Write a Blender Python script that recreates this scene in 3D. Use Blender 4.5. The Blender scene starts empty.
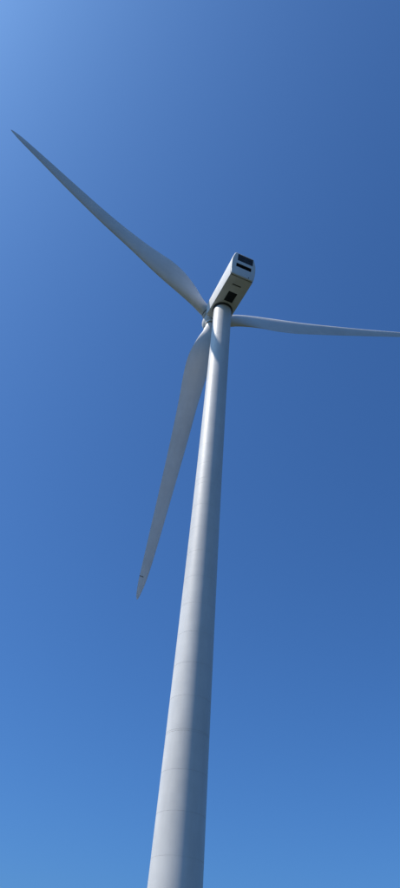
import bpy, bmesh, math, random
from mathutils import Matrix, Vector
random.seed(7)
R = math.radians
S = bpy.context.scene
COL = S.collection

# ------------------------------------------------------------------ camera
CAM_POS = Vector((0.0, -73.31, 1.6))
PITCH, YAW, ROLL = R(43.384), R(-1.346), R(5.617)
fwd = Vector((math.sin(YAW) * math.cos(PITCH), math.cos(YAW) * math.cos(PITCH), math.sin(PITCH)))
rgt = Vector((math.cos(YAW), -math.sin(YAW), 0))
upv = rgt.cross(fwd)
r2 = rgt * math.cos(ROLL) + upv * math.sin(ROLL)
u2 = r2.cross(fwd)
cam = bpy.data.cameras.new('camera')
cam.sensor_fit = 'VERTICAL'
cam.sensor_height = 36.0
cam.lens = 36.0 * 675.96 / 888.0
cam.clip_end = 20000
co = bpy.data.objects.new('camera', cam)
m = Matrix((r2, u2, -fwd)).transposed().to_4x4()
m.translation = CAM_POS
co.matrix_world = m
COL.objects.link(co)
S.camera = co

# ------------------------------------------------------------------ daylight
SUN_AZ, SUN_EL = R(-100.5), R(52.5)
sun_dir = Vector((math.sin(SUN_AZ) * math.cos(SUN_EL), math.cos(SUN_AZ) * math.cos(SUN_EL), math.sin(SUN_EL)))
w = bpy.data.worlds.new('World')
S.world = w
w.use_nodes = True
nt = w.node_tree
sky = nt.nodes.new('ShaderNodeTexSky')
sky.sky_type = 'NISHITA'
sky.sun_disc = False
sky.sun_elevation = SUN_EL
sky.sun_rotation = SUN_AZ
sky.air_density = 1.0
sky.dust_density = 2.5
sky.ozone_density = 10.0
wb = nt.nodes.new('ShaderNodeMix')        # one even tint: the white balance of the photograph
wb.data_type = 'RGBA'
wb.blend_type = 'MULTIPLY'
wb.inputs['Factor'].default_value = 1.0
wb.inputs['B'].default_value = (0.68, 1.11, 1.455, 1)
nt.links.new(sky.outputs[0], wb.inputs['A'])
nt.links.new(wb.outputs['Result'], nt.nodes['Background'].inputs[0])
nt.nodes['Background'].inputs[1].default_value = 0.10
sl = bpy.data.lights.new('sun', 'SUN')
sl.energy = 4.6
sl.angle = R(0.53)
sl.color = (1.0, 0.93, 0.84)
so = bpy.data.objects.new('sun', sl)
so.rotation_euler = (-sun_dir).to_track_quat('-Z', 'Y').to_euler()
so.location = sun_dir * 300
COL.objects.link(so)
S.view_settings.view_transform = 'Standard'
S.view_settings.look = 'None'
S.view_settings.gamma = 1.0
S.view_settings.exposure = 0.0


# ------------------------------------------------------------------ materials
def mat(name, col, rough=0.5, spec=0.5, build=None):
    mt = bpy.data.materials.new(name)
    mt.use_nodes = True
    b = mt.node_tree.nodes['Principled BSDF']
    b.inputs['Base Color'].default_value = (*col, 1)
    b.inputs['Roughness'].default_value = rough
    b.inputs['Specular IOR Level'].default_value = spec
    if build:
        build(mt.node_tree, b)
    return mt


def noise(t, scale, detail=4, rough=0.55, stretch=(1, 1, 1)):
    tc = t.nodes.new('ShaderNodeTexCoord')
    mp = t.nodes.new('ShaderNodeMapping')
    mp.inputs['Scale'].default_value = stretch
    n = t.nodes.new('ShaderNodeTexNoise')
    n.inputs['Scale'].default_value = scale
    n.inputs['Detail'].default_value = detail
    n.inputs['Roughness'].default_value = rough
    t.links.new(tc.outputs['Object'], mp.inputs['Vector'])
    t.links.new(mp.outputs[0], n.inputs['Vector'])
    return n


def ramp(t, src, stops):
    r = t.nodes.new('ShaderNodeValToRGB')
    el = r.color_ramp.elements
    while len(el) < len(stops):
        el.new(0.5)
    for e, (p, c) in zip(el, stops):
        e.position = p
        e.color = (*c, 1)
    t.links.new(src, r.inputs['Fac'])
    return r


def mix(t, a, b, fac, mode='MULTIPLY'):
    x = t.nodes.new('ShaderNodeMix')
    x.data_type = 'RGBA'
    x.blend_type = mode
    x.inputs['Factor'].default_value = fac
    t.links.new(a, x.inputs['A'])
    t.links.new(b, x.inputs['B'])
    return x.outputs['Result']


def bump(t, b, src, strength, dist):
    k = t.nodes.new('ShaderNodeBump')
    k.inputs['Strength'].default_value = strength
    k.inputs['Distance'].default_value = dist
    t.links.new(src, k.inputs['Height'])
    t.links.new(k.outputs[0], b.inputs['Normal'])


def paint(base, dirt, streak):
    def f(t, b):
        a = noise(t, 1.0, 5, 0.6, (0.35, 0.35, 0.05))       # long rain streaks down the shell
        c = noise(t, 0.6, 4, 0.6)                           # broad patchy weathering
        ra = ramp(t, a.outputs['Fac'], [(0.35, dirt), (0.62, base)])
        rc = ramp(t, c.outputs['Fac'], [(0.3, (streak,) * 3), (0.65, (1, 1, 1))])
        t.links.new(mix(t, ra.outputs['Color'], rc.outputs['Color'], 0.6), b.inputs['Base Color'])
        w_ = noise(t, 0.5, 2, 0.4, (0.5, 0.5, 1.6))         # plates are never perfectly round
        bump(t, b, w_.outputs['Fac'], 0.25, 0.05)
        rr = ramp(t, c.outputs['Fac'], [(0.2, (0.42,) * 3), (0.8, (0.58,) * 3)])
        t.links.new(rr.outputs['Color'], b.inputs['Roughness'])
    return f


M = {}
M['tower'] = mat('tower_paint', (.62, .62, .6), .5, .4, paint((.68, .67, .645), (.60, .585, .555), .9))
M['nacelle'] = mat('nacelle_gelcoat', (.6, .6, .58), .45, .4, paint((.75, .74, .715), (.66, .645, .615), .92))
M['blade'] = mat('blade_gelcoat', (.6, .6, .58), .42, .4, paint((.79, .77, .745), (.69, .67, .64), .89))
M['joint'] = mat('seam_sealant', (.42, .42, .41), .8, .2)
M['joint_dark'] = mat('worn_strip', (.16, .165, .17), .7, .3)
M['dark'] = mat('dark_metal', (.07, .075, .085), .55, .4)
M['cooler'] = mat('cooler_fins', (.075, .075, .085), .5, .4)
M['black'] = mat('black_rubber', (.025, .027, .03), .7, .3)
M['steel'] = mat('galvanised_steel', (.35, .36, .37), .4, .5)


def ground_nodes(t, b):
    n1 = noise(t, 0.02, 6, 0.6)
    n2 = noise(t, 0.9, 6, 0.7)
    c1 = ramp(t, n1.outputs['Fac'], [(0.35, (.04, .05, .032)), (0.65, (.065, .068, .045))])
    c2 = ramp(t, n2.outputs['Fac'], [(0.3, (.6, .6, .6)), (0.75, (1.1, 1.1, 1.0))])
    t.links.new(mix(t, c1.outputs['Color'], c2.outputs['Color'], 0.8), b.inputs['Base Color'])
    bump(t, b, n2.outputs['Fac'], 0.6, 0.2)


M['ground'] = mat('dry_grass_field', (.12, .11, .05), .95, .1, ground_nodes)


# ------------------------------------------------------------------ mesh helpers
def obj(name, bm, material, parent=None, smooth=None):
    me = bpy.data.meshes.new(name)
    bmesh.ops.recalc_face_normals(bm, faces=bm.faces)
    bm.to_mesh(me)
    bm.free()
    me.materials.append(material)
    o = bpy.data.objects.new(name, me)
    COL.objects.link(o)
    if parent:
        o.parent = parent
    if smooth is not None:
        shade(me, smooth)
    return o


def shade(me, deg):
    for p in me.polygons:
        p.use_smooth = True
    bm = bmesh.new()
    bm.from_mesh(me)
    for e in bm.edges:
        if len(e.link_faces) == 2 and e.calc_face_angle(0) > R(deg):
            e.smooth = False
    bm.to_mesh(me)
    bm.free()


def loft(bm, rings, cap0=True, cap1=True, closed=True):
    vs = [[bm.verts.new(p) for p in ring] for ring in rings]
    n = len(rings[0])
    for a, b in zip(vs, vs[1:]):
        for i in range(n):
            j = (i + 1) % n
            bm.faces.new((a[i], a[j], b[j], b[i]))
    if cap0:
        bm.faces.new(vs[0][::-1])
    if cap1:
        bm.faces.new(vs[-1])
    return vs


def circle(rad, z, n=96, c=(0, 0)):
    return [Vector((c[0] + rad * math.cos(2 * math.pi * i / n), c[1] + rad * math.sin(2 * math.pi * i / n), z)) for i in range(n)]


def lathe(name, prof, material, parent, n=96, smooth=35):
    bm = bmesh.new()
    loft(bm, [circle(max(r, 1e-3), z, n) for r, z in prof])
    return obj(name, bm, material, parent, smooth)


def add_box(bm, x0, x1, y0, y1, z0, z1):
    v = [bm.verts.new((x, y, z)) for x in (x0, x1) for y in (y0, y1) for z in (z0, z1)]
    for f in ((0, 1, 3, 2), (4, 6, 7, 5), (0, 4, 5, 1), (2, 3, 7, 6), (0, 2, 6, 4), (1, 5, 7, 3)):
        bm.faces.new([v[i] for i in f])


def cut(o, boxes):
    """carve real openings into a mesh"""
    bm = bmesh.new()
    for b in boxes:
        add_box(bm, *b)
    bmesh.ops.recalc_face_normals(bm, faces=bm.faces)
    me = bpy.data.meshes.new('cutter')
    bm.to_mesh(me)
    bm.free()
    c = bpy.data.objects.new('cutter', me)
    COL.objects.link(c)
    c.matrix_world = o.matrix_world
    c.parent = o.parent
    md = o.modifiers.new('cut', 'BOOLEAN')
    md.operation = 'DIFFERENCE'
    md.solver = 'EXACT'
    md.object = c
    dg = bpy.context.evaluated_depsgraph_get()
    dg.update()
    nm = bpy.data.meshes.new_from_object(o.evaluated_get(dg), depsgraph=dg)
    o.modifiers.clear()
    o.data = nm
    bpy.data.objects.remove(c)


# ------------------------------------------------------------------ ground
bm = bmesh.new()
N = 48
for ring in (circle(6000, 0, N),):
    bm.faces.new([bm.verts.new(p) for p in ring])
g = obj('ground', bm, M['ground'])
g['kind'] = 'structure'

# ------------------------------------------------------------------ wind turbine
H = 105.0
TOP = H - .38
T = bpy.data.objects.new('wind_turbine', None)
T.empty_display_size = 3
COL.objects.link(T)
T['label'] = 'tall pale grey three-bladed wind turbine on a tapering round tower against clear blue sky'
T['category'] = 'wind turbine'


# ---- tower: an inner tube, and the rolled steel cans around it, a recessed weld seam between each two
def trad(z):
    pts = [(0, 2.81), (.3, 2.26), (.55, 1.90), (.8, 1.70), (1, 1.615)]
    f = z / H
    for (a, ra), (b, rb) in zip(pts, pts[1:]):
        if f <= b:
            k = (f - a) / (b - a)
            return ra + (rb - ra) * k
    return pts[-1][1]


def trad_s(z):     # smoothed so that the taper shows no kinks
    return sum(trad(min(H, max(0, z + d * 3.0))) for d in range(-3, 4)) / 7


zs = [i * 3.5 for i in range(31)]
tower = lathe('tower', [(trad_s(z) - 0.05, z) for z in zs[:-1]] + [(trad_s(TOP - .1) - .05, TOP - .1)], M['joint'], T, 96)
seams = [16.69 + 3.782 * k for k in range(-4, 24)]
seams = sorted(seams + [28.22, 63.0])      # two bolted flanges read as close pairs of lines
seams = [0.0] + [z for z in seams if 1 < z < TOP - 1.5] + [TOP]
for i, (a, b) in enumerate(zip(seams, seams[1:])):
    flange = min(abs(a - 27.99), abs(a - 62.5)) < .6
    gap = .004 if flange else random.choice((.0015, .002, .0035))
    za = a + (gap if i else 0.0)
    zb = b - (gap if b < TOP else 0.0)
    ra, rb = trad_s(za), trad_s(zb)
    bm = bmesh.new()
    loft(bm, [circle(ra - .009, za, 128), circle(ra, za + .008, 128), circle((ra + rb) / 2, (za + zb) / 2, 128),
              circle(rb, zb - .008, 128), circle(rb - .009, zb, 128)], False, False)
    obj('tower_section', bm, M['tower'], tower, 40)

yb = lathe('yaw_bearing', [(1.50, TOP - .05), (1.50, TOP + .1), (1.66, TOP + .1), (1.66, H + .9)], M['dark'], T, 96)

# ---- frame of the nacelle and rotor
GAM, TILT, NT = R(-21.148), R(5.0), R(5.7)
hdir = Vector((math.sin(GAM), math.cos(GAM), 0))
side = Vector((math.cos(GAM), -math.sin(GAM), 0))
ax = hdir * math.cos(TILT) + Vector((0, 0, math.sin(TILT)))
rup = side.cross(ax)
axn = hdir * math.cos(NT) + Vector((0, 0, math.sin(NT)))
upn = side.cross(axn)
HUB = Vector((0, 0, H + 2.3715)) + hdir * 4.501


def frame(x, y, z, o):
    mm = Matrix((x, y, z)).transposed().to_4x4()
    mm.translation = o
    return mm


NM = frame(-axn, side, upn, Vector((0, 0, H + .2417)))   # x to the rear, y to the right, z up


def section(x, top, wid=1.0, zc=2.6, sc=1.0, n_arc=4, foot=.12):
    """one closed outline of the nacelle shell: narrow floor, belly at mid height, sloped shoulders"""
    pts = [(-2.17, 0.0, foot), (-2.36, 2.0, .9), (-2.34, top - 1.9, 1.0), (-1.80, top, .35),
           (1.80, top, .35), (2.34, top - 1.9, 1.0), (2.36, 2.0, .9), (2.12, 0.0, foot)]
    out = []
    n = len(pts)
    for i in range(n):
        p0, p, p1 = (Vector(pts[(i + d) % n][:2]) for d in (-1, 0, 1))
        rad = pts[i][2]
        d0, d1 = (p0 - p).normalized(), (p1 - p).normalized()
        l = min(rad, .45 * (p0 - p).length, .45 * (p1 - p).length)
        a, b = p + d0 * l, p + d1 * l
        for k in range(n_arc + 1):
            t = k / n_arc
            q = a * (1 - t) ** 2 + p * 2 * t * (1 - t) + b * t * t
            out.append(Vector((x, q.x * wid * sc, zc + (q.y - zc) * sc)))
    return out


def roof(x):
    return 5.0 + (x + 2.5) * (6.2 - 5.0) / 10.8


bm = bmesh.new()
rings = []
for x, sc in ((-2.97, .74), (-2.95, .82), (-2.86, .905), (-2.7, .955), (-2.45, .985), (-2.1, 1.0), (1, 1), (3, 1), (5, 1), (7, 1), (7.93, 1), (7.96, .992)):
    rings.append(section(x, roof(x), sc=sc))
loft(bm, rings)
nac = obj('nacelle', bm, M['nacelle'], T)
nac.matrix_world = NM
HATCH = (2.2, 4.55, -.82, .86)
cut(nac, [(HATCH[0], HATCH[1], HATCH[2], HATCH[3], -.3, .09), (6.08, 6.34, -.94, .72, -.3, .12)])
shade(nac.data, 28)

# rear cover: the end of the housing, with the cooler and the outlet slot let into it
bm = bmesh.new()
rings = []
for x, sc in ((8.10, .985), (8.13, .998), (8.20, 1), (8.28, .994), (8.34, .98), (8.38, .96), (8.40, .935)):
    rings.append(section(x, roof(8.3), sc=sc, foot=.55))
loft(bm, rings)
rear = obj('rear_cover', bm, M['nacelle'], nac)
RAD = (-1.30, 1.70, 4.02, 5.86)
SLOT = (-1.46, 1.50, 2.24, 3.24)
cut(rear, [(8.26, 8.6, *RAD), (8.26, 8.6, *SLOT)])
shade(rear.data, 28)
bm = bmesh.new()
loft(bm, [section(7.94, roof(8.3), sc=.955), section(8.12, roof(8.3), sc=.955)])
obj('gasket', bm, M['black'], nac)

bm = bmesh.new()
y0, y1, z0, z1 = RAD
add_box(bm, 8.27, 8.30, y0 + .01, y1 - .01, z0 + .01, z1 - .01)
for i in range(30):
    y = y0 + .04 + (y1 - y0 - .08) * i / 29
    add_box(bm, 8.305, 8.355, y - .014, y + .014, z0 + .03, z1 - .03)
rd = obj('radiator', bm, M['cooler'], nac)
rd['label'] = 'dark cooler set into the upper rear face'
bm = bmesh.new()
for z in (z0 + .62, z0 + 1.25):
    add_box(bm, 8.36, 8.385, y0 + .02, y1 - .02, z - .025, z + .025)
for y in (y0 + .03, y1 - .03, (y0 + y1) / 2):
    add_box(bm, 8.3595, 8.3895, y - .03, y + .03, z0 + .02, z1 - .02)
obj('radiator_guard', bm, M['dark'], nac)
bm = bmesh.new()
y0, y1, z0, z1 = SLOT
add_box(bm, 8.265, 8.285, y0 + .01, y1 - .01, z0 + .01, z1 - .01)
for i in range(8):
    z = z0 + .06 + (z1 - z0 - .12) * i / 7
    v = [bm.verts.new(p) for p in ((8.295, y0 + .02, z + .05), (8.295, y1 - .02, z + .05), (8.385, y1 - .02, z - .03), (8.385, y0 + .02, z - .03),
                                   (8.295, y0 + .02, z + .035), (8.295, y1 - .02, z + .035), (8.385, y1 - .02, z - .045), (8.385, y0 + .02, z - .045))]
    for f in ((0, 1, 2, 3), (7, 6, 5, 4), (0, 4, 5, 1), (1, 5, 6, 2), (2, 6, 7, 3), (3, 7, 4, 0)):
        bm.faces.new([v[i_] for i_ in f])
vg = obj('outlet_grille', bm, M['black'], nac)
# crane hatch in the floor: a dark mesh door with its frame bars
bm = bmesh.new()
a, b, c, d = HATCH
add_box(bm, a + .02, b - .02, c + .02, d - .02, .06, .085)
for i in range(5):
    x = a + .1 + (b - a - .2) * i / 4
    add_box(bm, x - .03, x + .03, c + .03, d - .03, .025, .058)
for y in (c + .08, (c + d) / 2, d - .08):
    add_box(bm, a + .03, b - .03, y - .03, y + .03, .012, .024)
ht = obj('floor_hatch', bm, M['black'], nac)
bm = bmesh.new()
add_box(bm, 6.09, 6.33, -.93, .71, .08, .115)
for i in range(9):
    y = -.85 + 1.48 * i / 8
    add_box(bm, 6.10, 6.32, y - .02, y + .02, .02, .078)
obj('floor_vent', bm, M['black'], nac)
# skirt round the tower head
bm = bmesh.new()
ri = [circle(1.68, -.12, 96), circle(1.80, -.12, 96), circle(1.83, -.09, 96), circle(1.83, .02, 96)]
loft(bm, ri)
obj('yaw_skirt', bm, M['dark'], nac, 30)
# drain and tow eye at the foot of the rear cover
bm = bmesh.new()
rg = [[Vector((x, 1.12 + rad * math.cos(q * math.pi / 6), .36 + rad * math.sin(q * math.pi / 6))) for q in range(12)] for rad, x in ((.1, 8.36), (.1, 8.45), (.06, 8.47))]
loft(bm, rg)
obj('drain_outlet', bm, M['black'], nac, 30)

# ---- hub
HM = frame(side, rup, ax, HUB)   # z upwind along the shaft
hub = lathe('hub', [(1.52, -1.44), (1.62, -1.42), (1.70, -1.34), (1.80, -1.0), (1.86, -.6), (1.86, .6), (1.80, 1.0)], M['nacelle'], T, 72)
hub.matrix_world = HM
lathe('spinner', [(1.70, 1.03), (1.785, 1.05), (1.72, 1.4), (1.55, 1.8), (1.25, 2.15), (.8, 2.42), (.4, 2.53), (.05, 2.56)], M['nacelle'], hub, 72)

lathe('gap_shade_ring', [(1.42, -2.0), (1.42, -1.40)], M['black'], hub, 72)  # shaft cover ring, made black to put shade into the hub-nacelle gap

# ---- blades: r, trailing edge (e, h), leading edge (e, h), thickness; e in the rotor plane, h upwind of it
BL = [
    (3.4, (1.38, -.45), (-1.12, -.28), 2.1),
    (4.6, (1.50, -.75), (-1.18, -.24), 1.95),
    (7.0, (2.05, -1.15), (-1.30, -.14), 1.62),
    (10., (2.62, -1.34), (-1.42, .03), 1.28),
    (12.5, (2.93, -1.22), (-1.49, .18), 1.12),
    (15., (2.95, -1.0), (-1.50, .30), 1.0),
    (18., (2.70, -.55), (-1.42, .42), .88),
    (22., (2.26, -.10), (-1.30, .58), .74),
    (30., (1.66, .42), (-1.30, .90), .54),
    (40., (1.16, .66), (-1.14, 1.08), .38),
    (49., (.78, .80), (-.94, 1.04), .27),
    (54., (.56, .92), (-.78, 1.06), .2),
    (56.5, (.44, 1.0), (-.62, 1.10), .13),
    (57.8, (.28, 1.08), (-.44, 1.15), .08),
    (58.6, (.15, 1.13), (-.30, 1.17), .05),
    (59.1, (-.04, 1.16), (-.14, 1.18), .02),
]
NP = 48


def airfoil(n, roundness):
    """outline in chord units (x 0 at the leading edge, 1 at the trailing edge), camber to the downwind side"""
    out = []
    for i in range(n):
        th = 2 * math.pi * i / n
        x = .5 + .5 * math.cos(th)
        yt = 5 * (.2969 * math.sqrt(x) - .1260 * x - .3516 * x * x + .2843 * x ** 3 - .1015 * x ** 4)
        foil = yt * (-1.25 if th < math.pi else .75)
        # -y is downwind (suction side)
        ci = -.5 * math.sin(th)
        out.append((x, foil * (1 - roundness) + ci * roundness))
    return out


def lerp_row(rr):
    for p, q in zip(BL, BL[1:]):
        if rr <= q[0]:
            break
    i = BL.index(p)
    pm = BL[max(i - 1, 0)]
    qn = BL[min(i + 2, len(BL) - 1)]
    t = (rr - p[0]) / (q[0] - p[0])

    def h(get):
        a, b = get(p), get(q)
        L = q[0] - p[0]
        ma = (b - get(pm)) / (q[0] - pm[0]) * L
        mb = (get(qn) - a) / (qn[0] - p[0]) * L
        return (2 * t**3 - 3 * t**2 + 1) * a + (t**3 - 2 * t**2 + t) * ma + (-2 * t**3 + 3 * t**2) * b + (t**3 - t**2) * mb
    return (Vector((h(lambda k: k[1][0]), h(lambda k: k[1][1]))), Vector((h(lambda k: k[2][0]), h(lambda k: k[2][1]))), h(lambda k: k[3]))


def blade_ring(rr):
    if rr < 3.4:
        return [Vector((.12 + 1.12 * math.cos(2 * math.pi * i / NP), -.3 - 1.12 * math.sin(2 * math.pi * i / NP), rr)) for i in range(NP)]
    te, le, th = lerp_row(rr)
    ch = (te - le)
    c = ch.length
    d = ch / c
    nrm = Vector((-d.y, d.x))
    rn = max(0.0, min(1.0, 1 - (rr - 3.4) / 8.0)) ** 1.4
    return [Vector(((le + d * c * x + nrm * y * th).x, (le + d * c * x + nrm * y * th).y, rr)) for x, y in airfoil(NP, rn)]


def blade_mesh(r0, r1, rows):
    bm = bmesh.new()
    loft(bm, [blade_ring(rr) for rr in rows if r0 <= rr <= r1])
    return bm


rows = [2.0, 2.6, 3.1] + [3.4 + .4 * i for i in range(50)] + [23.6 + .8 * i for i in range(40)]
rows = [r for r in rows if r < 55.4] + [55.6, 56.2, 56.8, 57.3, 57.8, 58.1, 58.4, 58.6, 58.8, 58.95, 59.05, 59.1]
proto = None
for k in range(3):
    a = R(145.251 + 120 * k)
    b = side * math.cos(a) + rup * math.sin(a)
    BM = frame(ax.cross(b), ax, b, HUB)
    if proto is None:
        bl = obj('blade', blade_mesh(0, 99, rows), M['blade'], T, 50)
        bl.matrix_world = BM
        kids = []
        bm = bmesh.new()
        loft(bm, [[Vector((.12 + rad * math.cos(2 * math.pi * i / 64), -.3 + rad * math.sin(2 * math.pi * i / 64), z)) for i in range(64)]
                  for rad, z in ((1.18, 1.5), (1.30, 1.55), (1.30, 1.95), (1.27, 2.02), (1.14, 2.03))])
        kids.append(obj('root_collar', bm, M['nacelle'], bl, 35))
        bm = bmesh.new()
        loft(bm, [[Vector((.12 + rad * math.cos(2 * math.pi * i / 64), -.3 + rad * math.sin(2 * math.pi * i / 64), z)) for i in range(64)]
                  for rad, z in ((1.13, 2.0), (1.17, 2.04), (1.17, 2.16), (1.13, 2.2))], False, False)
        kids.append(obj('root_seal', bm, M['black'], bl, 35))
        proto = bl
    else:
        c = proto.copy()
        COL.objects.link(c)
        c.parent = T
        c.matrix_world = BM
        for q in kids:
            d = q.copy()
            COL.objects.link(d)
            d.parent = c
        if k == 1:      # the lower blade carries a short scuffed joint strip near its tip
            bm = bmesh.new()
            strip = []
            for z in (55.58, 55.72):
                ring = blade_ring(z)
                cen = sum(ring, Vector()) / NP
                idx = [i % NP for i in range(-3, 13)]
                strip.append([bm.verts.new(cen + (ring[i] - cen) * 1.02 + Vector((0, -.006, 0))) for i in idx])
            for i in range(len(strip[0]) - 1):
                bm.faces.new((strip[0][i], strip[0][i + 1], strip[1][i + 1], strip[1][i]))
            sm = obj('tip_strip', bm, M['joint_dark'], c)
            sm.data.materials[0] = M['joint_dark']
            so_ = sm.modifiers.new('thickness', 'SOLIDIFY')
            so_.thickness = .012
